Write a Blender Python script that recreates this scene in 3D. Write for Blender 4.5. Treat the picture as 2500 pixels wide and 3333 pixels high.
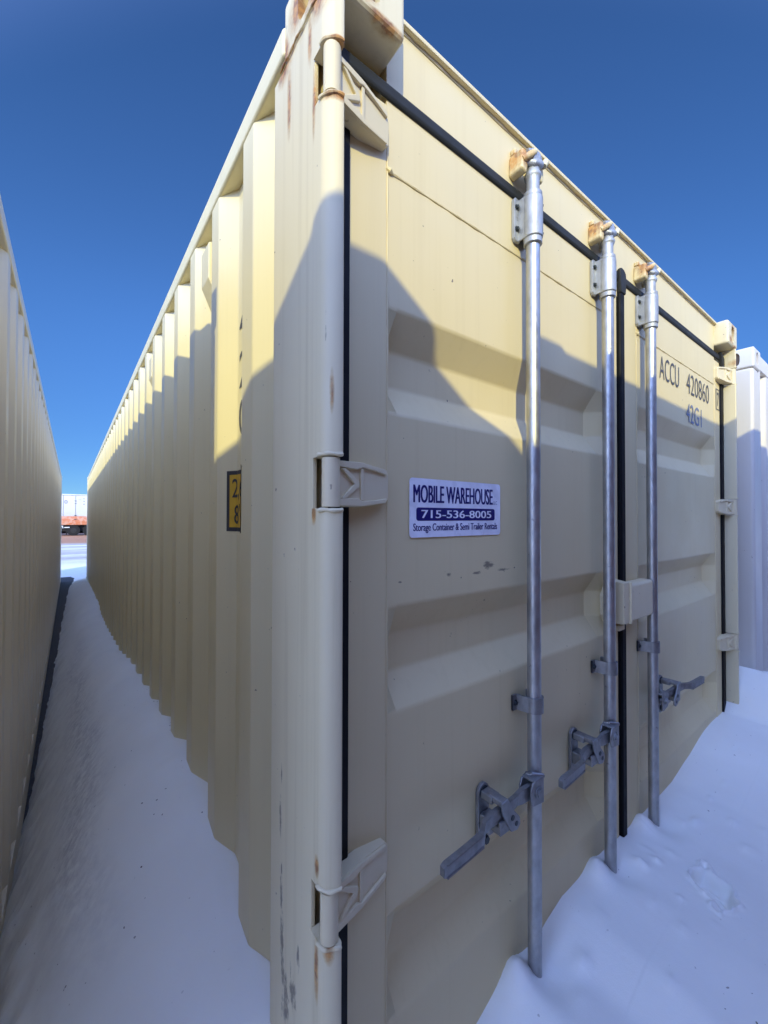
import bpy, bmesh, math, random
import numpy as np
from mathutils import Vector, Matrix, noise
rnd = random.Random(7)
for o in list(bpy.data.objects): bpy.data.objects.remove(o)
S = bpy.context.scene
C = S.collection
R = math.radians

# ------------------------------------------------------------------ camera
cam_d = bpy.data.cameras.new('camera'); cam = bpy.data.objects.new('camera', cam_d); C.objects.link(cam)
cam_d.sensor_fit = 'HORIZONTAL'; cam_d.sensor_width = 36.0
cam_d.lens = 36.0*1331.8782/2500.0
cam_d.clip_start = 0.02; cam_d.clip_end = 4000
def cam_matrix():
    a, b, c = R(37.4373), R(0.7569), R(0.1126)
    f = Vector((math.sin(a)*math.cos(b), math.cos(a)*math.cos(b), math.sin(b)))
    r = Vector((math.cos(a), -math.sin(a), 0)); u = r.cross(f)
    r2 = r*math.cos(c)+u*math.sin(c); u2 = -r*math.sin(c)+u*math.cos(c)
    m = Matrix.Identity(4)
    for i in range(3):
        m[i][0] = r2[i]; m[i][1] = u2[i]; m[i][2] = -f[i]
    m[0][3], m[1][3], m[2][3] = -0.3216, -0.568, 1.5948
    return m
cam.matrix_world = cam_matrix()
S.camera = cam

# ------------------------------------------------------------------ sky, sun, exposure
LIGHT = Vector((1.0, 1.2, -0.66)).normalized()          # direction the sunlight travels
SUN_EL = math.asin(-LIGHT.z)
SUN_AZ = math.atan2(-LIGHT.x, -LIGHT.y)                 # clockwise from +Y
W = bpy.data.worlds.new('World'); S.world = W; W.use_nodes = True
nt = W.node_tree; nt.nodes.clear()
sky = nt.nodes.new('ShaderNodeTexSky'); sky.sky_type = 'NISHITA'; sky.sun_disc = False
sky.sun_elevation = SUN_EL; sky.sun_rotation = SUN_AZ
sky.altitude = 2500; sky.air_density = 1.0; sky.dust_density = 0.0; sky.ozone_density = 5.0
bg = nt.nodes.new('ShaderNodeBackground'); bg.inputs['Strength'].default_value = 0.15
wo = nt.nodes.new('ShaderNodeOutputWorld')
# sky deepened away from the sun; its sunward half is boosted to lift shade
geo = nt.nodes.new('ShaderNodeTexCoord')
def wmath(op, a, b=None, c=None):
    nd = nt.nodes.new('ShaderNodeMath'); nd.operation = op
    for i, v in enumerate((a, b)):
        if v is None: continue
        if isinstance(v, (int, float)): nd.inputs[i].default_value = v
        else: nt.links.new(v, nd.inputs[i])
    return nd.outputs[0]
def wramp(v, a, b, lo, hi):
    nd = nt.nodes.new('ShaderNodeMapRange'); nd.interpolation_type = 'SMOOTHSTEP'; nt.links.new(v, nd.inputs[0])
    for i, q in enumerate((a, b, lo, hi)): nd.inputs[1+i].default_value = q
    return nd.outputs[0]
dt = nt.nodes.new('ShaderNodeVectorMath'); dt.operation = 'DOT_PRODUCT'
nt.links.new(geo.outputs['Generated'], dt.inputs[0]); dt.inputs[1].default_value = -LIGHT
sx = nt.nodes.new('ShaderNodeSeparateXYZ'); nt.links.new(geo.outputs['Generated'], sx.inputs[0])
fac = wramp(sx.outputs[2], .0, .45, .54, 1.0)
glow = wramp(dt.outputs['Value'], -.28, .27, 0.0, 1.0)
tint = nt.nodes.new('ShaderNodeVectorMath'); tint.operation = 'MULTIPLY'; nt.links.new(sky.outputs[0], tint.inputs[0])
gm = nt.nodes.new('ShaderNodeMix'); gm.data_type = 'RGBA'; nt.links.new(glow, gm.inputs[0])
gm.inputs[6].default_value = (.45, .645, .83, 1); gm.inputs[7].default_value = (7.5, 5.3, 5.2, 1)      # added whitish boost over the sunward half, fills the shaded surfaces
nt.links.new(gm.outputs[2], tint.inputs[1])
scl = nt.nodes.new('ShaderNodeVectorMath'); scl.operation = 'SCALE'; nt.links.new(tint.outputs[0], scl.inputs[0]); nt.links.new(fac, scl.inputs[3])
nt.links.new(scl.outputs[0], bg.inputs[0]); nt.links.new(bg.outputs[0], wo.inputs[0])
sd = bpy.data.lights.new('sun', 'SUN'); sd.energy = 2.45; sd.angle = R(0.5); sd.color = (1.0, 0.93, 0.44)
sun = bpy.data.objects.new('sun', sd); C.objects.link(sun)
sun.rotation_euler = LIGHT.to_track_quat('-Z', 'Y').to_euler(); sun.location = (-20, -24, 14)
S.view_settings.view_transform = 'Standard'; S.view_settings.look = 'None'
S.view_settings.exposure = 0.62; S.view_settings.gamma = 1.0
S.render.engine = 'CYCLES'
S.cycles.max_bounces = 24; S.cycles.diffuse_bounces = 20; S.cycles.glossy_bounces = 6
S.cycles.caustics_reflective = False; S.cycles.caustics_refractive = False; S.cycles.blur_glossy = 1.0; S.cycles.sample_clamp_indirect = 2.0

# ------------------------------------------------------------------ material helpers
class NT:
    def __init__(s, name):
        s.m = bpy.data.materials.new(name); s.m.use_nodes = True; s.t = s.m.node_tree
        s.p = s.t.nodes['Principled BSDF']; s.out = s.t.nodes['Material Output']
        s.co = s.n('ShaderNodeTexCoord').outputs['Object']
    def n(s, k, **kw):
        nd = s.t.nodes.new(k)
        for a, v in kw.items(): setattr(nd, a, v)
        return nd
    def set(s, sock, v):
        if hasattr(v, 'is_linked') or isinstance(v, bpy.types.NodeSocket): s.t.links.new(v, sock)
        else: sock.default_value = v
    def math(s, op, a, b=None, clamp=False):
        nd = s.n('ShaderNodeMath', operation=op, use_clamp=clamp); s.set(nd.inputs[0], a)
        if b is not None: s.set(nd.inputs[1], b)
        return nd.outputs[0]
    def mapping(s, scale=(1, 1, 1), loc=(0, 0, 0), co=None):
        nd = s.n('ShaderNodeMapping'); s.set(nd.inputs['Vector'], co or s.co)
        nd.inputs['Scale'].default_value = scale; nd.inputs['Location'].default_value = loc
        return nd.outputs[0]
    def noise(s, scale=5, detail=4, rough=.55, co=None, vscale=None, dist=0.0):
        nd = s.n('ShaderNodeTexNoise'); nd.inputs['Scale'].default_value = scale
        nd.inputs['Detail'].default_value = detail; nd.inputs['Roughness'].default_value = rough
        nd.inputs['Distortion'].default_value = dist
        s.set(nd.inputs['Vector'], s.mapping(vscale) if vscale else (co or s.co))
        return nd.outputs['Fac']
    def ramp(s, v, a, b, lo=0.0, hi=1.0):
        nd = s.n('ShaderNodeMapRange', clamp=True); s.set(nd.inputs[0], v)
        nd.inputs[1].default_value = a; nd.inputs[2].default_value = b
        nd.inputs[3].default_value = lo; nd.inputs[4].default_value = hi
        return nd.outputs[0]
    def mix(s, f, a, b, mode='MIX'):
        nd = s.n('ShaderNodeMix', data_type='RGBA', blend_type=mode)
        s.set(nd.inputs[0], f)
        for k, v in ((6, a), (7, b)):
            if isinstance(v, tuple): v = (*v[:3], 1)
            s.set(nd.inputs[k], v)
        return nd.outputs[2]
    def bump(s, h, strength=.1, dist=.01, normal=None):
        nd = s.n('ShaderNodeBump'); nd.inputs['Strength'].default_value = strength
        nd.inputs['Distance'].default_value = dist; s.set(nd.inputs['Height'], h)
        if normal is not None: s.set(nd.inputs['Normal'], normal)
        return nd.outputs[0]
    def spots(s, lst, nz, amp=1.0, lo=.25, hi=.55):
        """ellipsoid blobs of stain broken up by a noise"""
        acc = None
        for c, r in lst:
            sub = s.n('ShaderNodeVectorMath', operation='SUBTRACT'); s.set(sub.inputs[0], s.co); sub.inputs[1].default_value = c
            dv = s.n('ShaderNodeVectorMath', operation='DIVIDE'); s.set(dv.inputs[0], sub.outputs[0]); dv.inputs[1].default_value = r
            ln = s.n('ShaderNodeVectorMath', operation='LENGTH'); s.set(ln.inputs[0], dv.outputs[0])
            f = s.math('SUBTRACT', 1.0, ln.outputs['Value'], True)
            f = s.math('MULTIPLY', s.math('POWER', f, .6), s.math('MULTIPLY', nz, amp))
            acc = f if acc is None else s.math('MAXIMUM', acc, f)
        return s.ramp(acc, lo, hi)

def paint(name, base, rough=.42, streak=.22, spec=.4, chips=True, rust=(), dirt=(), waviness=.25, speck=.685, dirt_scale=(1, 1, .4), peel=.10):
    k = NT(name)
    big = k.noise(1.3, 3)
    c = k.mix(k.ramp(big, .3, .7), tuple(x*.95 for x in base), tuple(min(1, x*1.04) for x in base))
    st = k.noise(1.0, 5, .6, vscale=(42, 42, .9))
    c = k.mix(k.math('MULTIPLY', k.ramp(st, .52, .78), streak), c, (base[0]*.62, base[1]*.56, base[2]*.46))
    if chips:
        ch = k.noise(70, 2, .5)
        ch2 = k.noise(6, 2)
        f = k.math('MULTIPLY', k.ramp(ch, speck+.045, speck+.06), k.ramp(ch2, .5, .62))
        c = k.mix(f, c, (.17, .13, .10))
    if rust:
        nz = k.math('ADD', k.math('MULTIPLY', k.noise(38, 5, .65, vscale=(1, 1, .3)), 1.0), k.math('MULTIPLY', k.noise(150, 3), .35))
        f = k.math('MULTIPLY', k.spots(rust, nz, 1.2, .26, .66), .92)
        rc = k.mix(k.ramp(k.noise(60, 4), .42, .58), (.50, .23, .055), (.23, .085, .03))
        rc = k.mix(k.ramp(f, 0, 1), (.50, .36, .14), rc)
        c = k.mix(f, c, rc)
    if dirt:
        nz = k.math('ADD', k.noise(150, 5, .7, vscale=dirt_scale), k.math('MULTIPLY', k.noise(26, 3), .55))
        f = k.spots(dirt, nz, 1.0, .52, .68)
        c = k.mix(k.math('MULTIPLY', f, .75), c, (.10, .085, .07))
    k.set(k.p.inputs['Base Color'], c)
    k.set(k.p.inputs['Roughness'], k.ramp(k.noise(9, 3), .3, .7, rough-.05, rough+.08))
    k.p.inputs['Specular IOR Level'].default_value = spec
    b = k.bump(k.noise(420, 2), peel, .0012)
    if waviness: b = k.bump(k.noise(2.6, 2), waviness, .012, b)
    k.set(k.p.inputs['Normal'], b)
    return k.m

CREAM = (.73, .635, .37)
M = {}
M['cream_door'] = paint('cream_door_paint', dirt_scale=(.35, 1, 1.2), base=(.67, .56, .315), rough=.48, streak=.13, speck=.69,
    dirt=[((.43, .06, 1.467), (.035, .05, .009)), ((.475, .06, 1.481), (.045, .05, .022)), ((.53, .06, 1.467), (.05, .05, .008)),
          ((.339, .06, 1.470), (.015, .05, .009)), ((.20, .06, 1.466), (.010, .05, .005))])
M['cream_side'] = paint('cream_side_paint', CREAM, rough=.33, streak=.10, spec=.5, waviness=0, peel=.03, speck=.70)
RUST = [((0.0, .03, 2.475), (.03, .06, .06)), ((0.0, .175, 2.472), (.02, .045, .045)), ((0.0, .13, 2.474), (.012, .06, .010)),
        ((0.0, .155, 2.39), (.012, .014, .10)), ((0.0, .07, 2.43), (.012, .012, .07)), ((0.0, .052, 2.30), (.014, .012, .09)),
        ((.02, .0, 2.378), (.04, .04, .010)), ((.02, 0, 2.284), (.04, .04, .012)), ((.012, 0.01, 1.80), (.005, .012, .05)),
        ((0.012, .012, .905), (.012, .02, .03)), ((0, .03, .87), (.007, .010, .08)), ((.0, .045, 1.60), (.01, .012, .025)),
        ((.0, .03, 1.03), (.006, .010, .025)), ((2.42, .0, 2.40), (.05, .06, .03))]
DIRT = [((0, .174, 1.10), (.012, .007, .05)), ((0, .172, .93), (.012, .008, .05)), ((0, .168, .80), (.012, .016, .16)), ((0, .15, .70), (.012, .03, .10)), ((0, .13, .78), (.012, .008, .05)), ((0, .08, .68), (.012, .012, .07)), ((0, .178, 1.02), (.012, .012, .10)), ((0, .172, .86), (.012, .014, .14)), ((0, .165, .72), (.012, .02, .12)), ((0, .12, .74), (.012, .03, .07)),
        ((0, .1, .82), (.01, .012, .06)), ((.003, .012, 1.90), (.003, .006, .10))]
M['cream_post'] = paint('cream_post_paint', (.665, .58, .37), rough=.45, streak=.40, rust=RUST, dirt=DIRT, speck=.69)
CR = []
for cx in (.08, 2.438-.08):
    CR += [((cx-.03, .0, 2.50), (.06, .04, .03)), ((cx+.04, .0, 2.478), (.06, .03, .012)), ((cx, .0, 2.56), (.05, .03, .06))]
CR += [((0, .12, 2.53), (.03, .05, .06)), ((0, .17, 2.49), (.02, .03, .05)), ((0, .05, 2.49), (.02, .05, .03)), ((2.4, .0, 2.595), (.08, .08, .012))]
M['cream_casting'] = paint('cream_casting_paint', (.665, .58, .37), rough=.5, streak=.3, rust=CR, speck=.65)
KR = []
for rx in (.6025, 1.013, 1.353):
    KR += [((rx-.036, .03, 2.50), (.045, .07, .06)), ((rx+.03, .02, 2.53), (.03, .04, .03))]
M['cream_keeper'] = paint('cream_keeper_paint', CREAM, rough=.5, rust=KR)
M['hinge'] = paint('cream_hinge_paint', (.665, .57, .36), rough=.5, streak=.1, speck=.66)
M['cream_plain'] = paint('cream_container_paint', (.72, .64, .48), rough=.33, streak=.15, spec=.5, waviness=0, peel=.03, speck=.70)
M['white_paint'] = paint('white_container_paint', (.64, .60, .54), rough=.45, streak=.12)
M['red_paint'] = paint('brown_red_container_paint', (.27, .115, .085), rough=.5, streak=.25)
M['casting_dark'] = paint('rusty_casting_inside', (.20, .13, .08), rough=.8)
M['seal_header'] = None

def simple(name, col, rough=.5, metal=0.0, bump=0.0, bscale=200, spec=.5):
    k = NT(name)
    c = k.mix(k.ramp(k.noise(18, 4), .35, .65), tuple(x*.88 for x in col), tuple(min(1, x*1.08) for x in col))
    k.set(k.p.inputs['Base Color'], c); k.p.inputs['Metallic'].default_value = metal
    k.p.inputs['Specular IOR Level'].default_value = spec
    k.set(k.p.inputs['Roughness'], k.ramp(k.noise(25, 3), .3, .7, max(.05, rough-.08), rough+.08))
    if bump: k.set(k.p.inputs['Normal'], k.bump(k.noise(bscale, 3), bump, .002))
    return k.m
def galvanized(name, col=(.58, .60, .62), rough=.33, metal=.88):
    k = NT(name)
    c = k.mix(k.ramp(k.noise(45, 5, .6, vscale=(1, 1, .5)), .35, .68), tuple(x*.72 for x in col), col)
    c = k.mix(k.math('MULTIPLY', k.ramp(k.noise(30, 3), .70, .74), .5), c, (.16, .15, .15))
    k.set(k.p.inputs['Base Color'], c); k.p.inputs['Metallic'].default_value = metal
    k.set(k.p.inputs['Roughness'], k.ramp(k.noise(60, 4), .3, .7, rough-.08, rough+.14))
    k.set(k.p.inputs['Normal'], k.bump(k.noise(160, 3), .12, .0015))
    return k.m
M['galv'] = galvanized('galvanized_steel', (.50, .505, .50), .42)
M['galv_matte'] = galvanized('dull_galvanized_sleeve', (.46, .47, .47), .50, .6)
M['galv_cast'] = galvanized('galvanized_forging', (.35, .35, .345), .48)
M['bolt'] = simple('dark_bolt', (.05, .06, .065), .5, .5, .3)
M['rubber'] = simple('black_rubber', (.008, .008, .009), .6, spec=.15)
M['rubber_grey'] = simple('weathered_grey_rubber', (.024, .025, .024), .62, 0, .2, 90, .2)
M['black'] = simple('black_marking', (.035, .035, .04), .6)
M['mark'] = simple('faded_black_lettering', (.075, .075, .085), .6)
M['mark_shade_blue'] = simple('faded_shade_blue_lettering', (.17, .20, .29), .6)  # faded print, with the blue cast of shade put into its colour
M['yellow'] = simple('yellow_sign', (.62, .36, .03), .4)
M['stick_white'] = simple('white_sticker', (.80, .80, .86), .3)
M['stick_blue'] = simple('navy_print', (.010, .010, .13), .35)
M['dark_in'] = simple('dark_inside', (.02, .02, .02), .9)

# snow with dirt and yard zones
def snow_material():
    k = NT('snow_cover')
    sep = k.n('ShaderNodeSeparateXYZ'); k.set(sep.inputs[0], k.co); X, Y, Z = sep.outputs
    white = (.89, .89, .82)
    c = k.mix(k.ramp(k.noise(3.0, 4), .3, .7), (.84, .84, .775), white)
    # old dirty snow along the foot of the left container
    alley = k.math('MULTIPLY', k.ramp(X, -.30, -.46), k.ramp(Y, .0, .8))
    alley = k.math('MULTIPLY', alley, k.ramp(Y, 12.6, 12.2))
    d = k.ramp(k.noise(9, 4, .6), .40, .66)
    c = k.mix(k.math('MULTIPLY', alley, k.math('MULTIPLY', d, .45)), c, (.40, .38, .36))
    # a trodden grey trail along the middle
    wob = k.math('MULTIPLY', k.math('SUBTRACT', k.noise(1.7, 3), .5), .22)
    tr = k.math('ABSOLUTE', k.math('ADD', k.math('ADD', X, .275), wob))
    tr = k.math('MULTIPLY', k.ramp(tr, .10, .01), k.math('MULTIPLY', k.ramp(Y, .5, 1.1), k.ramp(Y, 7, 3)))
    c = k.mix(k.math('MULTIPLY', tr, k.ramp(k.noise(30, 5, .7), .36, .62, 0, .60)), c, (.42, .41, .40))
    # grains of dirt
    g = k.math('MULTIPLY', k.ramp(k.noise(75, 1, .4), .775, .79), k.ramp(k.noise(2.2, 2), .42, .6))
    c = k.mix(g, c, (.12, .10, .08))
    # wheel-packed yard behind the containers, then bare reddish gravel
    band = k.noise(1.0, 5, .6, vscale=(.10, .55, 1), dist=.2)
    yard = k.math('MULTIPLY', k.ramp(Y, 16.0, 19.0), k.ramp(band, .34, .54))
    fine = k.ramp(k.noise(3.0, 6, .7), .3, .7)
    c = k.mix(k.math('MULTIPLY', yard, .85), c, k.mix(fine, (.27, .235, .21), (.46, .42, .39)))
    far = k.ramp(k.math('ADD', Y, k.math('MULTIPLY', k.noise(.25, 4), 4)), 33.5, 35.5)
    c = k.mix(far, c, k.mix(k.ramp(k.noise(.8, 6, .7, vscale=(.3, 1, 1)), .3, .7), (.36, .15, .075), (.46, .28, .18)))
    beyond = k.ramp(Y, 60, 66)
    c = k.mix(beyond, c, (.80, .81, .84))
    k.set(k.p.inputs['Base Color'], c); k.p.inputs['Roughness'].default_value = .75
    k.p.inputs['Specular IOR Level'].default_value = .25
    k.p.inputs['Subsurface Weight'].default_value = .25
    k.p.inputs['Subsurface Radius'].default_value = (.02, .025, .03)
    k.p.inputs['Subsurface Scale'].default_value = .6
    b = k.bump(k.noise(20, 3, .5), .05, .02)
    b = k.bump(k.noise(320, 3, .6), .16, .0025, b)
    k.set(k.p.inputs['Normal'], b)
    return k.m
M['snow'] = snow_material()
def gravel_material():
    k = NT('wet_gravel')
    c = k.mix(k.ramp(k.noise(60, 5, .7), .35, .65), (.035, .035, .038), (.09, .085, .08))
    k.set(k.p.inputs['Base Color'], c); k.p.inputs['Roughness'].default_value = .7
    k.set(k.p.inputs['Normal'], k.bump(k.noise(70, 4), .8, .02))
    return k.m
M['gravel'] = gravel_material()

# ------------------------------------------------------------------ mesh helpers
class MB:
    def __init__(s): s.bm = bmesh.new(); s.mi = 0; s.mats = []
    def _tag(s, faces, smooth=False):
        for f in faces: f.material_index = s.mi; f.smooth = smooth
    def box(s, x0, x1, y0, y1, z0, z1, bev=0.0, seg=2, smooth=False):
        t = bmesh.new(); bmesh.ops.create_cube(t, size=1)
        for v in t.verts: v.co = Vector((x0+(v.co.x+.5)*(x1-x0), y0+(v.co.y+.5)*(y1-y0), z0+(v.co.z+.5)*(z1-z0)))
        if bev: bmesh.ops.bevel(t, geom=list(t.edges), offset=bev, segments=seg, profile=.5, affect='EDGES')
        s.join(t, bev > 0); return s
    def join(s, t, smooth=False, mat=None):
        if mat is not None: bmesh.ops.transform(t, matrix=mat, verts=t.verts)
        for f in t.faces: f.material_index = s.mi; f.smooth = smooth
        me = bpy.data.meshes.new('tmp'); t.to_mesh(me); t.free()
        s.bm.from_mesh(me); bpy.data.meshes.remove(me)
    def cyl(s, p0, p1, r, seg=24, r1=None, caps=True):
        s.tube([p0, p1], [r, r if r1 is None else r1], seg, caps); return s
    def tube(s, pts, rad, seg=16, caps=True):
        pts = [Vector(p) for p in pts]
        if not isinstance(rad, (list, tuple)): rad = [rad]*len(pts)
        t = bmesh.new(); rings = []
        up = None
        for i, p in enumerate(pts):
            d = (pts[min(i+1, len(pts)-1)]-pts[max(i-1, 0)]).normalized()
            if up is None:
                a = Vector((0, 0, 1)) if abs(d.z) < .9 else Vector((1, 0, 0))
                up = d.cross(a).normalized()
            up = (up - d*up.dot(d)).normalized(); w = d.cross(up)
            rings.append([t.verts.new(p+up*rad[i]*math.cos(2*math.pi*j/seg)+w*rad[i]*math.sin(2*math.pi*j/seg)) for j in range(seg)])
        for a, b in zip(rings[:-1], rings[1:]):
            for j in range(seg): t.faces.new((a[j], a[(j+1) % seg], b[(j+1) % seg], b[j]))
        if caps: t.faces.new(rings[0][::-1]); t.faces.new(rings[-1])
        bmesh.ops.recalc_face_normals(t, faces=t.faces)
        for f in t.faces: f.smooth = len(f.verts) == 4
        for f in t.faces: f.material_index = s.mi
        me = bpy.data.meshes.new('tmp'); t.to_mesh(me); t.free(); s.bm.from_mesh(me); bpy.data.meshes.remove(me)
        return s
    def revolve(s, c, prof, seg=28):
        """vertical body of revolution: prof = [(r, z), ...]"""
        return s.tube([(c[0], c[1], z) for r, z in prof], [r for r, z in prof], seg)
    def prism(s, poly, plane, a0, a1, bev=0.0, smooth=False, seg=2):
        """polygon poly in 'xy','xz' or 'yz', extruded along the third axis from a0 to a1"""
        t = bmesh.new()
        def mk(u, v, w):
            return {'xy': (u, v, w), 'xz': (u, w, v), 'yz': (w, u, v)}[plane]
        vs = [t.verts.new(mk(u, v, a0)) for u, v in poly]; f = t.faces.new(vs)
        r = bmesh.ops.extrude_face_region(t, geom=[f])
        for v in r['geom']:
            if isinstance(v, bmesh.types.BMVert): v.co += Vector(mk(0, 0, a1-a0))
        bmesh.ops.recalc_face_normals(t, faces=t.faces)
        if bev: bmesh.ops.bevel(t, geom=list(t.edges), offset=bev, segments=seg, profile=.5, affect='EDGES')
        s.join(t, smooth or bev > 0); return s
    def quad(s, *ps):
        vs = [s.bm.verts.new(p) for p in ps]; f = s.bm.faces.new(vs); f.material_index = s.mi; return f
    def strip(s, loops, smooth=True):
        """loops: list of equal-length point lists joined by quads"""
        L = [[s.bm.verts.new(p) for p in l] for l in loops]
        for a, b in zip(L[:-1], L[1:]):
            for i in range(len(a)-1):
                f = s.bm.faces.new((a[i], a[i+1], b[i+1], b[i])); f.material_index = s.mi; f.smooth = smooth
    def text(s, txt, box, y, mat=None, bold=0.0, xz=True, rot=0, thick=.0003, fn=None, font_shear=0.0):
        """letters laid in a box (x0,x1,z0,z1) on the plane y, facing -y; fn maps (x,z) to a point instead"""
        cu = bpy.data.curves.new('t', 'FONT'); cu.body = txt; cu.size = 1; cu.offset = bold; cu.shear = font_shear
        cu.resolution_u = 4
        o = bpy.data.objects.new('t', cu); C.objects.link(o)
        dg = bpy.context.evaluated_depsgraph_get()
        me = bpy.data.meshes.new_from_object(o.evaluated_get(dg))
        bpy.data.objects.remove(o); bpy.data.curves.remove(cu)
        co = np.array([v.co[:2] for v in me.vertices])
        if rot: co = co@np.array([[math.cos(rot), math.sin(rot)], [-math.sin(rot), math.cos(rot)]])
        mn, mx = co.min(0), co.max(0)
        x0, x1, z0, z1 = box
        co = (co-mn)/(mx-mn)*np.array([x1-x0, z1-z0])+np.array([x0, z0])
        vs = [s.bm.verts.new(fn(a, b) if fn else (a, y, b)) for a, b in co]
        for p in me.polygons:
            try: f = s.bm.faces.new([vs[i] for i in p.vertices]); f.material_index = s.mi
            except ValueError: pass
        bpy.data.meshes.remove(me); return s
    def m(s, mat):
        if mat not in s.mats: s.mats.append(mat)
        s.mi = s.mats.index(mat); return s
    def build(s, name, mat=None, parent=None, smooth_angle=None):
        me = bpy.data.meshes.new(name); s.bm.normal_update(); s.bm.to_mesh(me); s.bm.free()
        for mm in (s.mats or [mat]): me.materials.append(mm)
        o = bpy.data.objects.new(name, me); C.objects.link(o)
        if parent: o.parent = parent
        if smooth_angle:
            for p in me.polygons: p.use_smooth = True
            me.set_sharp_from_angle(angle=R(smooth_angle))
            w = o.modifiers.new('weighted_normal', 'WEIGHTED_NORMAL'); w.keep_sharp = True; w.weight = 80
        return o
def thing(name, label, cat, loc=(0, 0, 0), group=None, rz=0):
    o = bpy.data.objects.new(name, None); C.objects.link(o); o.location = loc; o.rotation_euler.z = rz
    o['label'] = label; o['category'] = cat
    if group: o['group'] = group
    o.empty_display_size = .2
    return o
def children(o): return [c for c in bpy.data.objects if c.parent == o]
def copy_tree(o, parent=None):
    kids = children(o)
    c = o.copy(); C.objects.link(c); c.parent = parent
    for ch in kids: copy_tree(ch, c)
    return c

def fillet(pts, r, seg=3):
    """round the inner corners of a 2-D polyline"""
    out = [Vector(pts[0])]
    for a, b, c in zip(pts[:-2], pts[1:-1], pts[2:]):
        a, b, c = Vector(a), Vector(b), Vector(c)
        d = min(r, (a-b).length*.45, (c-b).length*.45)
        p, q = b+(a-b).normalized()*d, b+(c-b).normalized()*d
        for i in range(seg+1):
            t = i/seg; out.append((p*(1-t)+b*t)*(1-t)+(b*(1-t)+q*t)*t)
    out.append(Vector(pts[-1])); return out

# ------------------------------------------------------------------ container pieces
def casting(x0, y0, z0, sx, sy, top):
    """ISO corner casting 162 x 178 x 118 with oval holes in its two outer faces; sx, sy = outward directions"""
    t = bmesh.new(); bmesh.ops.create_cube(t, size=1)
    for v in t.verts: v.co = Vector((x0+(v.co.x+.5)*.162, y0+(v.co.y+.5)*.178, z0+(v.co.z+.5)*.118))
    bmesh.ops.bevel(t, geom=list(t.edges), offset=.010, segments=3, profile=.5, affect='EDGES')
    t.faces.ensure_lookup_table()
    for nrm, ax in ((Vector((sx, 0, 0)), 0), (Vector((0, sy, 0)), 1), (Vector((0, 0, 1 if top else -1)), 2)):
        f = max(t.faces, key=lambda q: (q.normal.dot(nrm) > .99)*q.calc_area())
        c = f.calc_center_median()
        u = {0: Vector((0, 1, 0)), 1: Vector((1, 0, 0)), 2: Vector((0, 1, 0))}[ax]
        w = {0: Vector((0, 0, 1)), 1: Vector((0, 0, 1)), 2: Vector((1, 0, 0))}[ax]
        # oval hole, long side upright on the sides
        a, b = (.0255, .0395) if ax < 2 else (.062, .032)
        n = 28; loop = []
        for i in range(n):
            th = 2*math.pi*i/n; ct, st = math.cos(th), math.sin(th)
            e = .72
            loop.append(t.verts.new(c+u*a*math.copysign(abs(ct)**e, ct)+w*b*math.copysign(abs(st)**e, st)))
        outer = list(f.edges); t.faces.remove(f)
        inner = [t.edges.new((loop[i], loop[(i+1) % n])) for i in range(n)]
        bmesh.ops.triangle_fill(t, use_beauty=True, edges=outer+inner)
        back = [t.verts.new(v.co-nrm*.020) for v in loop]
        for i in range(n): 
            ff = t.faces.new((loop[i], loop[(i+1) % n], back[(i+1) % n], back[i])); ff.material_index = 1
        ff = t.faces.new(back); ff.material_index = 2
    bmesh.ops.recalc_face_normals(t, faces=t.faces)
    return t
def add_castings(root, Lx, Ly, H, mat, front_only=False):
    for x0, sx in ((0, -1), (Lx-.162, 1)):
        for y0, sy in ((0, -1), (Ly-.178, 1)):
            for z0, top in ((0, False), (H-.118, True)):
                t = casting(x0, y0, z0, sx, sy, top)
                me = bpy.data.meshes.new('corner_casting'); t.to_mesh(me); t.free()
                for mm in (mat, mat, M['casting_dark']): me.materials.append(mm)
                o = bpy.data.objects.new('corner_casting', me); C.objects.link(o); o.parent = root

def corrugation(y_first, y0, y1, xo, xi, sgn=1, base=0):
    """points (y, x) of a side-wall profile: outer flat, slope, inner flat, slope, pitch 278 mm"""
    P = []
    k = -1
    while True:
        y = y_first+.278*k
        for dy, x in ((0, xo), (.072, xo), (.140, xi), (.210, xi)):
            yy = y+dy
            if y0 < yy < y1: P.append((yy, x))
        k += 1
        if y > y1: break
    P = [(y0, P[0][1])]+P+[(y1, P[-1][1])]
    return P
def side_wall(root, prof, z0, z1, mat, mirror=None):
    pts = fillet(prof, .006, 3)
    b = MB()
    zs = [z0, z1]
    b.strip([[( (p.y if mirror is None else mirror-p.y), p.x, z) for z in zs] for p in pts])
    return b.build('side_wall', mat, root, 50)
def rails(root, Lx, Ly, H, mat, zr):
    for x in (0, Lx-.06):
        b = MB(); b.box(x, x+.06, .178, Ly-.178, zr, zr+.06, .009, 3); b.build('top_rail', mat, root, 40)
        b = MB(); xo = x if x == 0 else x
        b.prism([(x+.004, .02), (x+.056, .02), (x+.056, .16), (x+.004, .16)] if True else [], 'xz', .178, Ly-.178, .004)
        b.build('bottom_rail', mat, root, 40)
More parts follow.
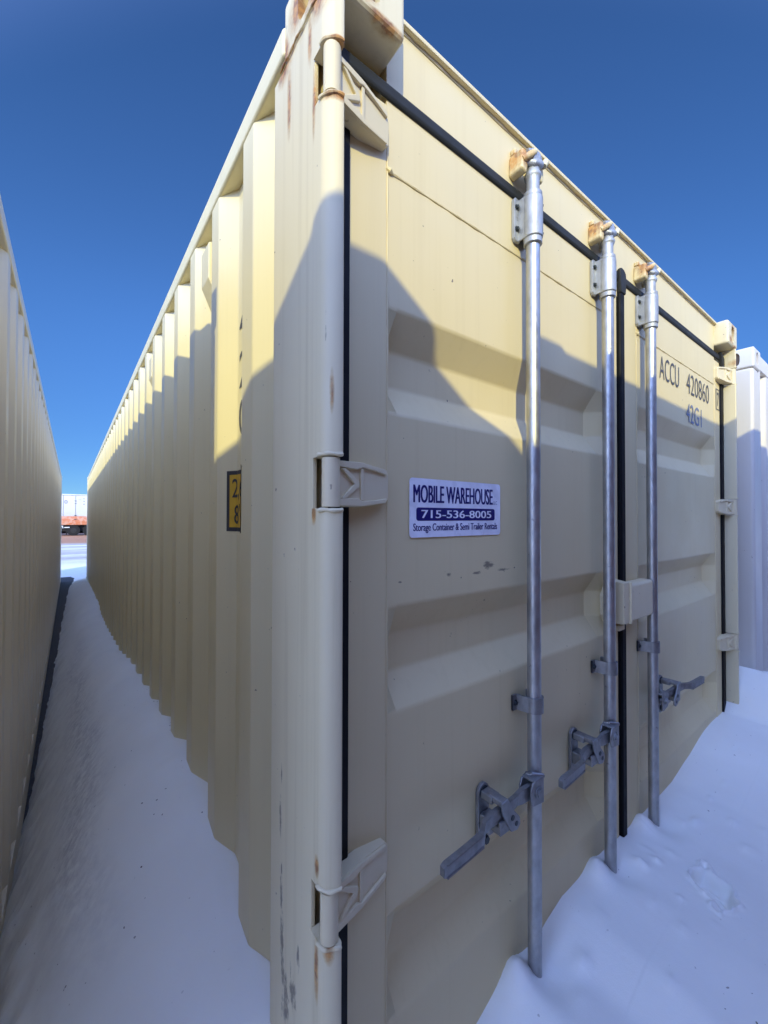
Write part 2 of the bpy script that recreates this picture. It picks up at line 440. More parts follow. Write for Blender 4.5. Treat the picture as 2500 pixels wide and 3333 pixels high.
def end_wall(root, Lx, y, H, mat, facing=-1):
    """corrugated bulkhead between two corner posts, its rails and posts"""
    P = []; x = .115
    while x < Lx-.115:
        for dx, d in ((0, .012), (.11, .012), (.14, .055), (.22, .055), (.25, .012)):
            if x+dx < Lx-.115: P.append((x+dx, d))
        x += .25
    P.append((Lx-.115, .012))
    Q = []
    for p in P:
        if not Q or abs(Q[-1][0]-p[0]) > 1e-4: Q.append(p)
    pts = fillet(Q, .012, 2)
    b = MB(); b.strip([[(p.x, y-facing*p.y, z) for z in (.16, H-.10)] for p in pts]); b.build('end_wall', mat, root, 50)
    b = MB(); b.box(.162, Lx-.162, min(y-facing*.006, y-facing*.08), max(y-facing*.006, y-facing*.08), H-.10, H-.012, .006); b.build('end_rail', mat, root, 40)
    b = MB(); b.box(.162, Lx-.162, min(y-facing*.006, y-facing*.08), max(y-facing*.006, y-facing*.08), .02, .16, .006); b.build('end_sill', mat, root, 40)
def plain_posts(root, Lx, Ly, H, mat, skip_front=False):
    for x in (0, 1):
        for y in (0, 1):
            if skip_front and y == 0: continue
            x0, x1 = (.003, .115) if x == 0 else (Lx-.115, Lx-.003)
            y0, y1 = (.004, .15) if y == 0 else (Ly-.15, Ly-.004)
            b = MB(); b.box(x0, x1, y0, y1, .118, H-.118, .018, 3); b.build('corner_post', mat, root, 40)
def roof(root, Lx, Ly, H, mat):
    b = MB(); n = int((Ly-.4)/.209)
    prof = []
    for i in range(n):
        y = .2+i*.209
        for dy, d in ((0, 0), (.09, 0), (.104, -.018), (.195, -.018)): prof.append((y+dy, H-.022+d))
    prof = [(.06, H-.022)]+prof+[(Ly-.06, H-.022)]
    b.strip([[(x, y, z) for x in (.05, Lx-.05)] for y, z in prof], False)
    b.build('roof', mat, root)
def plain_container(name, label, Ly, H, mat, loc, group=None):
    r = thing(name, label, 'container', loc, group)
    Lx = 2.438
    add_castings(r, Lx, Ly, H, mat); plain_posts(r, Lx, Ly, H, mat); rails(r, Lx, Ly, H, mat, H-.089)
    prof = corrugation(.18, .15, Ly-.15, .004, .040)
    side_wall(r, prof, .155, H-.088, mat); side_wall(r, prof, .155, H-.088, mat, Lx)
    end_wall(r, Lx, 0, H, mat, -1); end_wall(r, Lx, Ly, H, mat, 1); roof(r, Lx, Ly, H, mat)
    return r

# ------------------------------------------------------------------ the cream container with the doors
LX, LY, HZ = 2.438, 12.192, 2.591
box_ = thing('shipping_container', 'cream shipping container with locked double doors and blue and white rental sticker', 'container')
add_castings(box_, LX, LY, HZ, M['cream_casting'])
plain_posts(box_, LX, LY, HZ, M['cream_side'], True)
rails(box_, LX, LY, HZ, M['cream_side'], 2.502)
PROF = corrugation(.354, .205, LY-.15, .004, .040)
sw = side_wall(box_, PROF, .155, 2.503, M['cream_side']); side_wall(box_, PROF, .155, 2.503, M['cream_side'], LX)
end_wall(box_, LX, LY, HZ, M['cream_side'], 1); roof(box_, LX, LY, HZ, M['cream_side'])

# door-end corner posts: side plate, rounded bead cut away at the hinges
HINGE_Z = (2.333, 1.652, .955, .262)
def bead_poly(r=.028):
    P = [(.0, .052)]
    for i in range(9):
        th = math.pi+math.pi/2*i/8
        P.append((.028+r*math.cos(th), .028+r*math.sin(th)))
    return P+[(.0302, .0015), (.0312, .005), (.0312, .052)]
def mirror_x(poly, on): return [(LX-x, y) for x, y in poly] if on else poly
for mir in (False, True):
    mat = M['cream_post']
    b = MB()
    X = (lambda a, c: (LX-c, LX-a)) if mir else (lambda a, c: (a, c))
    b.box(*X(0.002, .010), .0522, .226, .118, 2.474, .002)
    b.box(*X(.010, .031), .216, .226, .118, 2.474)
    b.box(*X(.025, .0315), .0524, .110, .118, 2.474)
    b.box(*X(.010, .025), .104, .110, .118, 2.474)
    cuts = []
    for z in HINGE_Z: cuts.append((z-.0425, z+.0425))
    segs = []; lo = .118
    for a, c in sorted(cuts): segs.append((lo, a)); lo = c
    segs.append((lo, 2.474))
    for a, c in segs:
        b.prism(mirror_x(bead_poly(), mir), 'xy', a, c)
    # rough weld beads where the bead is cut
    for a, c in segs[1:]+segs[:-1]:
        zz = a if (a, c) in segs[1:] else c
    for a, c in cuts:
        for zz in (a-.003, c+.003):
            pts = []; rad = []
            for i in range(26):
                t = i/25
                th = math.pi*1.0+math.pi/2*t
                x, y = .028+.0285*math.cos(th), .028+.0285*math.sin(th)
                pts.append((LX-x if mir else x, y, zz+.0006*math.sin(9*t+zz*50))); rad.append(.0034+.0006*math.sin(13*t+zz*31))
            b.tube(pts, rad, 8)
    # weld of the casting on the side plate
    pts = [( (LX if mir else 0)+(-.001 if not mir else .001), y, 2.473+.002*math.sin(y*120)) for y in np.linspace(.03, .19, 30)]
    b.tube(pts, [.0018+.0006*math.sin(i*1.7) for i in range(30)], 7)
    b.build('corner_post', mat, box_, 40)

# header above the doors
b = MB()
b.box(.163, LX-.163, .059, .14, 2.36, 2.578, 0)
b.box(.163, LX-.163, .046, .16, 2.579, 2.590, .003)
pts = [(x, .0585, 2.577) for x in np.linspace(.165, LX-.165, 60)]
b.tube(pts, [.0028+.001*math.sin(i*2.1) for i in range(60)], 6)
header = b.build('door_header', M['cream_door'], box_, 40)
b = MB(); b.box(.163, LX-.163, .04, .16, .02, .17, .006); b.build('door_sill', M['cream_door'], box_, 40)
b = MB(); b.box(.045, LX-.045, .112, .118, .17, 2.36); b.build('door_backing', M['dark_in'], box_)

# doors
def door_panel(x0, x1, px0, px1, mat):
    """door leaf: tube frame flush with a pressed panel with three horizontal recesses"""
    yF, yP, yR = .058, .0596, .1046
    zb, zt = .185, 2.405
    b = MB()
    pz0, pz1 = .30, 2.275
    # frame: four members with softened edges
    b.box(x0, px0, yF, yF+.05, zb, zt, .004); b.box(px1, x1, yF, yF+.05, zb, zt, .004)
    b.box(px0+.0005, px1-.0005, yF+.0004, yF+.05, pz1, zt, .003); b.box(px0+.0005, px1-.0005, yF+.0004, yF+.05, zb, pz0, .003)
    # pressed panel as a height field: recess sections (z) with rounded bends, sloped ends (x)
    rec = [(2.008-.588*i) for i in range(3)]
    zk = [(pz0, 0)]
    for zt_ in reversed(rec):
        zk += [(zt_-.208, 0), (zt_-.143, 1), (zt_-.067, 1), (zt_, 0)]
    zk.append((pz1, 0))
    zz = fillet([(z, d*.045) for z, d in zk], .006, 3)
    xa, xb = px0+.001, px1-.001
    xk = fillet([(px0+.0008, 0), (px0+.003, 0), (px0+.026, 1), (px1-.052, 1), (px1-.006, 0), (px1-.0008, 0)], .006, 3)
    n = 14
    xs = []
    for i, p in enumerate(xk):
        xs.append((p.x, min(1, max(0, p.y))))
    a = [q for q in xs if q[0] < (px0+px1)/2]; c = [q for q in xs if q[0] >= (px0+px1)/2]
    mids = [(a[-1][0]+(c[0][0]-a[-1][0])*t/n, 1) for t in range(1, n)]
    xs = a+mids+c
    loops = []
    for p in zz:
        row = []
        for x, w in xs:
            wav = .003*noise.noise(Vector((x*3.1, p.x*3.3, x0)))*min(1, max(0, (x-px0)*12))*min(1, max(0, (px1-x)*12))*min(1, max(0, (pz1-p.x)*8))
            row.append((x, yP+p.y*w+max(wav, -.0013), p.x))
        loops.append(row)
    b.strip(loops)
    # weld seams round the panel
    for pts in ([(px0, yP-.0006, z) for z in np.linspace(pz0, zt-.02, 70)], [(px1, yP-.0006, z) for z in np.linspace(pz0, zt-.02, 70)],
                [(x, yP-.0006, pz1) for x in np.linspace(px0, px1, 50)]):
        b.tube(pts, [.0021+.0008*math.sin(i*1.9)+.0005*math.sin(i*.6) for i in range(len(pts))], 6)
    b.tube([(px0-.003, yF, pz1+.004), (px0+.004, yF-.002, pz1), (px0+.012, yF, pz1-.002)], [.003, .0055, .003], 8)
    return b.build('door', mat, box_, 38)
doorL = door_panel(.075, 1.166, .165, 1.072, M['cream_door'])
doorR = door_panel(1.212, LX-.075, 1.326, 2.274, M['cream_door'])

# rubber seals
b = MB()
b.box(.033, .0745, .050, .075, .19, 2.405, .004)
b.build('door_gasket', M['rubber'], doorL, 40)
b = MB(); b.box(1.1705, 1.2055, .047, .075, .19, 2.41, .007, 3); b.build('door_gasket', M['rubber'], doorL, 40)
b = MB(); b.box(LX-.0745, LX-.033, .050, .075, .19, 2.405, .004); b.build('door_gasket', M['rubber'], doorR, 40)
def header_seal(x0, x1, parent):
    b = MB()
    P = [(.0588, 2.414), (.0550, 2.415), (.0520, 2.421), (.0520, 2.438), (.0550, 2.444), (.0588, 2.445)]
    b.prism(P, 'yz', x0, x1, .002)
    return b
b = header_seal(.045, 1.188, doorL)
b.prism([(1.164, 2.450), (1.174, 2.457), (1.194, 2.455), (1.209, 2.444), (1.213, 2.412), (1.207, 2.37), (1.169, 2.37), (1.164, 2.405)], 'xz', .043, .0575, .005)
b.build('header_gasket', M['rubber_grey'], doorL, 40)
b = header_seal(1.19, LX-.045, doorR)
b.prism([(LX-.10, 2.455), (LX-.045, 2.43), (LX-.045, 2.36), (LX-.07, 2.36), (LX-.085, 2.41)], 'xz', .042, .0575, .003)
b.build('header_gasket', M['rubber_grey'], doorR, 40)

# hinges: pin barrel in the post, tapered blade with raised rim and chevron on the door
def hinge(z, door, mir, flip):
    b = MB()
    s = -1 if mir else 1
    fx = lambda x: LX-x if mir else x
    b.cyl((fx(.0165), .0172, z-.0400), (fx(.0165), .0172, z+.0400), .0148, 24)
    yy = lambda x: .014+max(0, x-.034)*.22                      # blade runs from barrel front back to the leaf
    def blade(poly, y0, y1, bev=.0015):
        t = bmesh.new(); vs = [t.verts.new((x, y0, zz)) for x, zz in poly]; f = t.faces.new(vs)
        r = bmesh.ops.extrude_face_region(t, geom=[f])
        for v in r['geom']:
            if isinstance(v, bmesh.types.BMVert): v.co.y += y1-y0
        bmesh.ops.recalc_face_normals(t, faces=t.faces)
        bmesh.ops.bevel(t, geom=list(t.edges), offset=bev, segments=2, profile=.5, affect='EDGES')
        for v in t.verts: v.co.y += yy(v.co.x); v.co.x = fx(v.co.x)
        if mir: bmesh.ops.reverse_faces(t, faces=t.faces)
        b.join(t, True)
    k = flip
    T = lambda P: [(x, z+k*(h)) for x, h in P][::1 if k > 0 else -1]
    blade(T([(.020, -.039), (.085, -.039), (.150, -.030), (.158, -.022), (.158, .024), (.150, .033), (.085, .040), (.020, .038)]), .004, .032)
    blade(T([(.030, -.038), (.085, -.038), (.148, -.030), (.150, -.022), (.120, -.026), (.085, -.029), (.075, -.024), (.030, -.026)]), -.001, .008)
    blade(T([(.030, .037), (.030, .027), (.075, .026), (.085, .030), (.120, .027), (.150, .022), (.150, .031), (.085, .039)]), -.001, .008)
    blade(T([(.036, .025), (.046, .026), (.078, .004), (.078, -.004), (.046, -.026), (.036, -.025), (.066, 0)]), 0, .008)
    blade(T([(.082, -.028), (.090, -.028), (.090, .029), (.082, .029)]), .001, .008)
    # raised mark
    me = MB(); me.text('SL', (.105, .119, z-.012, z+.008), 0, rot=math.pi/2*-1, fn=lambda x, q: (fx(x), yy(x)+.0052, q))
    tm = bpy.data.meshes.new('x'); me.bm.to_mesh(tm); me.bm.free(); b.bm.from_mesh(tm); bpy.data.meshes.remove(tm)
    b.build('hinge', M['hinge'], door, 40)
for z in HINGE_Z:
    hinge(z, doorL, False, 1); hinge(z, doorR, True, 1)

# locking gear
RODS = [(.6025, doorL, -1), (1.013, doorL, -1), (1.353, doorR, 1)]
YR, RR = .020, .0168
def hexbolt(b, x, y0, z, r=.008, h=.007):
    b.cyl((x, y0, z), (x, y0-.0015, z), r*1.45, 16)
    b.cyl((x, y0-.0015, z), (x, y0-h, z), r, 6)
for rx, door, s in RODS:
    b = MB(); b.cyl((rx, YR, .12), (rx, YR, 2.30), RR, 32); b.build('locking_rod', M['galv'], door, 40)
    # top guide sleeve with its bolted flange
    b = MB().m(M['galv_matte'])
    b.revolve((rx, YR), [(.0200, 2.284), (.0225, 2.286), (.0225, 2.298), (.0205, 2.300), (.0240, 2.302), (.0245, 2.306), (.0245, 2.398), (.0240, 2.402), (.0218, 2.404), (.0228, 2.407), (.0228, 2.414), (.0205, 2.416)])
    P = [(rx-.014, 2.300), (rx-.031, 2.300), (rx-.037, 2.307), (rx-.037, 2.404), (rx-.034, 2.410), (rx-.014, 2.410)]
    b.prism(P, 'xz', .0475, .0575, .0015); b.box(rx-.0215, rx-.015, .022, .050, 2.302, 2.408, .003)
    b.box(rx+.016, rx+.022, .022, .0575, 2.302, 2.408, .003)
    b.m(M['bolt'])
    for q in (2.330, 2.386): hexbolt(b, rx-.029, .0475, q, .0048, .006)
    for q in (2.320, 2.392): b.cyl((rx+.022, .012, q), (rx+.0275, .009, q), .0045, 10)
    b.build('rod_guide', M['galv'], door, 40)
    # neck and forged cam at the top
    b = MB()
    b.revolve((rx, YR), [(.0165, 2.410), (.0165, 2.452), (.0200, 2.455), (.0215, 2.462), (.0165, 2.472), (.0155, 2.490)])
    b.tube([(rx-.024, .024, 2.490), (rx-.010, .010, 2.484), (rx+.012, .008, 2.488), (rx+.028, .018, 2.500)], [.007, .011, .011, .007], 12)
    b.prism([(rx-.014, 2.484), (rx+.018, 2.484), (rx+.022, 2.506), (rx+.012, 2.520), (rx-.022, 2.516), (rx-.028, 2.504)], 'xz', .004, .030, .005)
    b.tube([(rx-.026, .018, 2.512), (rx-.004, .012, 2.517), (rx+.020, .014, 2.512)], [.006, .008, .006], 10)
    b.build('cam_lock', M['galv_matte'], door, 50)
    # keeper welded on the header
    b = MB()
    b.prism([(rx-0.048, 2.462), (rx-0.027, 2.455), (rx-0.021, 2.475), (rx-0.022, 2.505), (rx-0.029, 2.516), (rx-0.045, 2.514)], 'xz', .018, .060, .006)
    b.prism([(rx+0.027, 2.470), (rx+0.045, 2.464), (rx+0.050, 2.486), (rx+0.045, 2.520), (rx+0.032, 2.528), (rx+0.024, 2.505)], 'xz', .018, .060, .006)
    b.tube([(rx-0.040, .022, 2.486), (rx-0.024, .008, 2.498), (rx-0.011, .006, 2.510)], [.008, .009, .007], 10)
    b.tube([(rx+0.046, .020, 2.516), (rx+0.035, .006, 2.506), (rx+0.027, .006, 2.492)], [.007, .009, .007], 10)
    b.box(rx-0.040, rx+0.040, .044, .060, 2.518, 2.534, .004)
    b.build('cam_keeper', M['cream_keeper'], header, 50)
    # middle strap bracket
    b = MB().m(M['galv_cast'])
    z0, z1 = 1.112, 1.150
    lp = []
    for i in range(13):
        th = math.pi*1.08-(math.pi*1.2)*i/12
        lp.append((rx+.0195*math.cos(th), YR-.0195*math.sin(th)))
    path = [(rx-.042, .0545), (rx-.029, .0545), (rx-.0255, .052), (rx-.0235, .040), (rx-.0215, .028)]+[p for p in lp]+[(rx+.020, .040), (rx+.020, .056)]
    outer = []; inner = []
    V = [Vector(p) for p in path]
    for i, p in enumerate(V):
        d = (V[min(i+1, len(V)-1)]-V[max(i-1, 0)]).normalized(); nn = Vector((-d.y, d.x))
        outer.append(p+nn*-.0028); inner.append(p+nn*.0028)
    zz = [z0, z0+.002, z1-.002, z1]
    b.strip([[(p.x, p.y, z) for z in zz] for p in outer]); b.strip([[(p.x, p.y, z) for z in zz] for p in inner[::-1]])
    for z in (z0, z1): b.strip([[(p.x, p.y, z), (q.x, q.y, z)] for p, q in zip(outer, inner)])
    b.m(M['bolt']); hexbolt(b, rx-.0345, .0515, (z0+z1)/2, .0048, .005)
    b.cyl((rx+.022, .018, 1.131), (rx+.028, .014, 1.131), .006, 12)
    b.build('rod_bracket', M['galv_cast'], door, 50)
    # handle: clevis on the rod, lever, grip
    X = lambda d: rx+s*d
    b = MB()
    b.prism([(X(.006), .905), (X(.052), .912), (X(.058), .925), (X(.058), .950), (X(.050), .966), (X(.006), .968)][::1 if s < 0 else -1], 'xz', -.010, -.004, .002)
    b.prism([(X(.006), .905), (X(.052), .912), (X(.058), .925), (X(.058), .950), (X(.050), .966), (X(.006), .968)], 'xz', .020, .026, .002)
    b.tube([(X(.004), -.007, .967), (X(.030), .008, .972), (X(.030), .024, .967)], .005, 8)
    b.box(min(X(.0), X(.045)), max(X(.0), X(.045)), -.010, .026, .962, .969, .003)
    b.cyl((X(.030), -.016, .938), (X(.030), .028, .938), .009, 16)
    b.cyl((X(.030), -.013, .938), (X(.030), -.009, .938), .014, 16)
    path = [(.030, .006, .938, 0.0170), (.075, .008, .938, 0.0161), (.095, .008, .938, 0.0110), (.125, .004, .939, 0.0127), (.150, .002, .940, 0.0145), (.195, .002, .940, 0.0136), (.225, -.004, .941, 0.0110), (.243, -.016, .941, 0.0110), (.252, -.022, .941, 0.0136), (.30, -.026, .941, 0.0136), (.366, -.028, .941, 0.0127), (.374, -.028, .941, 0.0085)]
    rows = []
    for d, y, z, h in path:
        t = .0055
        rows.append([(X(d), y-t, z-h), (X(d), y-t-.001, z), (X(d), y-t, z+h), (X(d), y+t, z+h), (X(d), y+t, z), (X(d), y+t, z-h), (X(d), y-t, z-h)])
    b.strip(rows, False)
    for rr in (rows[0], rows[-1]): b.quad(*[rr[i] for i in (0, 2, 3, 5)])
    # raised lip on the grip
    for dz in (-.0115, .0115): b.tube([(X(.256), -.029, .941+dz), (X(.366), -.0345, .941+dz)], .0022, 6)
    bmesh.ops.recalc_face_normals(b.bm, faces=b.bm.faces)
    b.build('door_handle', M['galv_cast'], door, 45)
    # catch plate with hook and swivel tongue
    b = MB().m(M['galv_cast'])
    cx = X(.160); poly = []
    for i in range(9): th = math.pi*i/8; poly.append((cx+.019*math.cos(th), .962+.019*math.sin(th)))
    for i in range(9): th = math.pi+math.pi*i/8; poly.append((cx+.019*math.cos(th), .856+.019*math.sin(th)))
    b.prism(poly, 'xz', .0480, .0575, .0015)
    b.prism([(cx-.017, .884), (cx+.017, .884), (cx+.017, .920), (cx-.017, .920)], 'xz', .020, .048, .003)
    b.box(cx-.017, cx+.017, -.006, .024, .900, .918, .003); b.box(cx-.017, cx+.017, -.010, -.004, .900, .930, .002)
    b.prism([(cx-.014, .972), (cx+.014, .972), (cx+.016, .955), (cx-.016, .955)], 'xz', .014, .046, .003)
    e = -s
    b.prism([(cx-.016*e, .972), (cx+.006*e, .976), (cx+.030*e, .940), (cx+.050*e, .918), (cx+.052*e, .902), (cx+.040*e, .893), (cx+.018*e, .898), (cx-.010*e, .945)], 'xz', -.014, -.0075, .002)
    b.box(cx-.012, cx+.010, -.010, .030, .960, .974, .003)
    b.m(M['bolt'])
    hexbolt(b, cx, .048, .962, .010, .012); hexbolt(b, cx, .048, .856, .009, .010)
    b.cyl((cx+.022*e, -.0142, .928), (cx+.022*e, -.0152, .928), .006, 12); b.cyl((cx+.036*e, -.0142, .910), (cx+.036*e, -.0152, .910), .0055, 12)
    b.build('handle_catch', M['galv_cast'], door, 45)

# padlock box: flanged half on the left leaf, capped half on the right leaf
b = MB()
b.prism([(1.030, 1.345), (1.062, 1.392), (1.132, 1.392), (1.132, 1.243), (1.062, 1.243), (1.030, 1.285)], 'xz', .046, .0575, .003)
b.prism([(.010, 1.384), (.0575, 1.390), (.0575, 1.246), (.010, 1.250)], 'yz', 1.096, 1.136, .004)
b.box(1.108, 1.150, .030, .0575, 1.222, 1.240, .004)
b.build('lock_box', M['hinge'], doorL, 40)
b = MB()
b.box(1.1395, 1.330, .008, .0575, 1.250, 1.376, .011, 4)
b.box(1.1365, 1.142, .004, .0575, 1.247, 1.384, .002)
b.build('lock_box', M['hinge'], doorR, 40)
b = MB()
# company sticker on the left leaf
def rrect(x0, x1, z0, z1, r, n=6):
    P = []
    for cx, cz, a in ((x1-r, z1-r, 0), (x0+r, z1-r, 90), (x0+r, z0+r, 180), (x1-r, z0+r, 270)):
        for i in range(n+1): th = R(a+90*i/n); P.append((cx+r*math.cos(th), cz+r*math.sin(th)))
    return P
ys = .0570
b.m(M['stick_white']); b.prism(rrect(.222, .5165, 1.5535, 1.676, .008), 'xz', ys, ys+.0009)
b.m(M['stick_blue'])
for i, dx in enumerate((-.0011, -.0004, .0004, .0011)): b.text('MOBILE WAREHOUSE', (.2327+dx, .4863+dx, 1.6255, 1.6625), ys-.0003-i*.00003)
for i, dx in enumerate((-.0005, 0, .0005)): b.text('Storage Container & Semi Trailer Rentals', (.232+dx, .5035+dx, 1.562, 1.5825), ys-.0003-i*.00003)
b.text('LLC', (.489, .504, 1.6265, 1.6345), ys-.0004)
b.prism(rrect(.240, .4945, 1.588, 1.6155, .006), 'xz', ys-.0004, ys)
b.m(M['stick_white'])
for i, dx in enumerate((-.0008, 0, .0008)): b.text('715-536-8005', (.2545+dx, .4805+dx, 1.5935, 1.6105), ys-.0007-i*.00004)
b.build('rental_sticker', None, doorL)
# container number on the right leaf
yt = .0574
b = MB().m(M['mark'])
b.text('ACCU', (1.549, 1.768, 2.157, 2.250), yt, bold=-.008); b.build('owner_code', None, doorR)
b = MB().m(M['mark']); b.text('420860', (1.864, 2.184, 2.157, 2.250), yt, bold=-.008)
b.build('serial_number', None, doorR)
yt2 = .0566
b = MB().m(M['mark']); b.text('7', (2.315, 2.344, 2.170, 2.243), yt2, bold=.02)
for x0, x1, z0, z1 in ((2.294, 2.361, 2.255, 2.260), (2.294, 2.361, 2.152, 2.157), (2.294, 2.304, 2.157, 2.255), (2.351, 2.361, 2.157, 2.255)):
    b.quad((x0, yt2, z0), (x1, yt2, z0), (x1, yt2, z1), (x0, yt2, z1))
b.build('check_digit', None, doorR)
b = MB().m(M['mark_shade_blue']); b.text('42G1', (1.858, 2.068, 2.026, 2.112), yt)
b.build('size_code', None, doorR)

# side-wall markings that follow the corrugation (s runs towards +y along the unrolled profile)
def unroll(prof):
    L = [0.0]
    for a, c in zip(prof[:-1], prof[1:]): L.append(L[-1]+math.hypot(c[0]-a[0], c[1]-a[1]))
    return L
PL = unroll(PROF)
def on_wall(s, z, off=.0009):
    i = max(0, min(len(PL)-2, int(np.searchsorted(PL, s))-1)); t = (s-PL[i])/(PL[i+1]-PL[i])
    a, c = PROF[i], PROF[i+1]
    dy, dx = c[0]-a[0], c[1]-a[1]; l = math.hypot(dx, dy)
    return (a[1]+dx*t-off*dy/l, a[0]+dy*t+off*dx/l, z)
def s_of_y(y): return float(np.interp(y, [p[0] for p in PROF], PL))
sL = s_of_y(.598)
b = MB()
def wall_rect(s0, s1, z0, z1, off):
    n = 24; st = [s0+(s1-s0)*i/n for i in range(n+1)]
    b.strip([[on_wall(q, z, off) for z in (z0, z1)] for q in st], False)
wd = .185
b.m(M['black']); wall_rect(sL-wd, sL, 1.556, 1.722, .0008)
b.m(M['yellow']); wall_rect(sL-wd+.011, sL-.011, 1.567, 1.711, .0013)
b.m(M['black'])
b.text('2,6 M', (0, .118, 1.640, 1.700), 0, bold=.004, fn=lambda u, z: on_wall(sL-.021-u, z, .0019))
b.text("8'6\"", (0.008, .09, 1.576, 1.630), 0, bold=.004, fn=lambda u, z: on_wall(sL-.021-u, z, .0019))
b.build('height_sign', None, box_)
b = MB().m(M['mark'])
sT = s_of_y(.553)
for ch, zb in (('4', 2.073), ('2', 1.944), ('0', 1.815), ('8', 1.700), ('6', 1.585+.0), ('0', 1.47)):
    if zb < 1.74: continue
    b.text(ch, (0, .062, zb, zb+.098), 0, bold=0, fn=lambda u, z: on_wall(sT-u, z, .0009))
b.build('side_number', None, box_)
# vents sitting in the corrugation under the top rail
for yv in (.795, 1.907):
    b = MB()
    P = [(.037, 2.455), (.006, 2.440), (.006, 2.330), (.037, 2.262)]
    b.prism(P, 'xz', yv-.048, yv+.038, .004)
    b.build('vent', M['cream_side'], box_, 40)

# ------------------------------------------------------------------ neighbours
left = plain_container('shipping_container', 'beige corrugated container in full shade across the narrow snowy alley', 12.192, 2.591, M['cream_plain'], (-.497-2.438, .04, 0))
white = plain_container('shipping_container', 'pale white container with corrugated end wall standing beside the cream one', 12.192, 2.591, M['white_paint'], (2.80, 0.0, 0))
back = plain_container('shipping_container', 'tall brown red container facing the locked doors from across the lane', 6.058, 2.896, M['red_paint'], (-.56, -1.39-6.058, 0), 'tall containers across the lane')
for x in (-1.05-2.438, 2.36):
    c = copy_tree(back); c.location.x = x

# ------------------------------------------------------------------ semi trailer far down the alley
TY = 49.4; TG = -.25
tr = thing('semi_trailer', 'white semi trailer with faded orange lower band parked beyond the far end of the alley', 'trailer', (-.1, TY, TG))
M['tr_white'] = paint('trailer_white', (.50, .51, .52), rough=.5, streak=.15)
def orange_mat():
    k = NT('faded_orange_band')
    c = k.mix(k.ramp(k.noise(2.2, 5, .65, vscale=(1, 1, 1.6)), .48, .56), (.46, .15, .06), (.50, .27, .18))
    k.set(k.p.inputs['Base Color'], c); k.p.inputs['Roughness'].default_value = .5; return k.m
M['tr_orange'] = orange_mat()
x0, x1 = -9.6, 4.4; zb, zo, zt = 1.06, 1.90, 4.05
b = MB(); b.box(x0, x1, 0, 2.55, zo, zt-.13, .01); b.box(x0, x1, -.004, 2.554, zt-.128, zt, .02)
body = b.build('trailer_body', M['tr_white'], tr)
b = MB(); b.box(x0, x1, -.008, 2.558, zb, zo-.003, .01); b.build('lower_panel', M['tr_orange'], tr)
b = MB(); x = x0+.25
while x < x1: b.box(x-.02, x+.02, -.012, -.002, zo, zt-.14); x += .95
b.box(x0, x1, -.012, -.005, zt-.15, zt-.132)
b.build('panel_seam', simple('trailer_seam_grey', (.16, .17, .18), .5), body)
b = MB()
yy = -.0125; fm = simple('faded_trailer_print', (.20, .21, .23), .6)
for k in range(8):                                     # faded round emblem of petals
    th = k*math.pi/4; cx, cz = -.60+.10*math.cos(th), 3.28+.10*math.sin(th)*1.35
    b.prism([(cx+.045*math.cos(a), cz+.05*math.sin(a)) for a in np.linspace(0, 2*math.pi, 9)[:-1]], 'xz', yy-.003, yy)
b.build('faded_emblem', fm, body)
for cx, cz, w, h in ((.12, 3.40, .13, .08), (.16, 3.36, .08, .05), (.13, 3.14, .12, .09), (.45, 3.52, .16, .02), (.78, 3.62, .06, .08), (.79, 3.38, .07, .09), (.78, 3.08, .07, .09)):
    b = MB(); b.prism(rrect(cx-w/2, cx+w/2+.04, cz-h/2, cz+h/2, .02, 3), 'xz', yy-.003, yy); b.build('faded_marking', fm, body)
for cz, w in ((1.99, .12), (1.60, .14)):
    b = MB(); b.prism([(.14-w, cz+.02), (.14+w, cz+.02), (.14+.03, cz-.05), (.14-.03, cz-.05)], 'xz', -.05, 0); b.build('marker_light', M['bolt'], tr)
wm = simple('trailer_tyre_black', (.005, .005, .005), .9); fr = simple('trailer_frame_black', (.005, .005, .006), .8)
for wx in (-.0, 1.24):
    for wy in (.05, 2.05):
        b = MB(); b.cyl((wx, wy, .52), (wx, wy+.44, .52), .52, 40); w = b.build('wheel', wm, tr, 40)
        b = MB(); b.cyl((wx, wy-.012, .52), (wx, wy+.03, .52), .24, 28); b.cyl((wx, wy-.05, .52), (wx, wy, .52), .10, 20); b.build('rim', simple('wheel_rim', (.008, .008, .008), .7), w, 40)
b = MB()
for q in (.55, 1.9): b.box(x0+.1, x1-.1, q, q+.10, .78, zb-.003)
for xx in np.arange(x0+.3, x1, .6): b.box(xx-.03, xx+.03, .02, 2.52, .96, zb-.004)
b.box(-1.6, 2.2, .45, .60, .45, .80); b.box(-1.6, 2.2, 1.95, 2.1, .45, .80)
for wx in (0, 1.24): b.cyl((wx, .1, .52), (wx, 2.4, .52), .07, 12)
b.box(-4.5, 4.2, 2.40, 2.46, .16, .98); b.box(-1.35, -.62, .75, 1.8, .30, .95, .02); b.box(-.58, -.50, .3, 2.2, .1, .95)  # wide black panel added to keep the gap under the trailer dark
b.build('undercarriage', fr, tr)
for lx in (-6.9,):
    for ly in (.5, 1.9):
        b = MB(); b.box(lx, lx+.12, ly, ly+.12, .05, 1.0); b.box(lx-.08, lx+.20, ly-.08, ly+.20, 0, .05); b.build('landing_leg', fr, tr)
b = MB()
for sx, sz, r in ((-.85, .93, .06), (-.82, .80, .05)): b.cyl((sx, -.03, sz), (sx, .02, sz), r, 14)
b.box(-.70, -.30, -.02, .02, .77, .86, .01)
b.build('reflector', simple('pale_reflector', (.6, .62, .66), .4), tr)

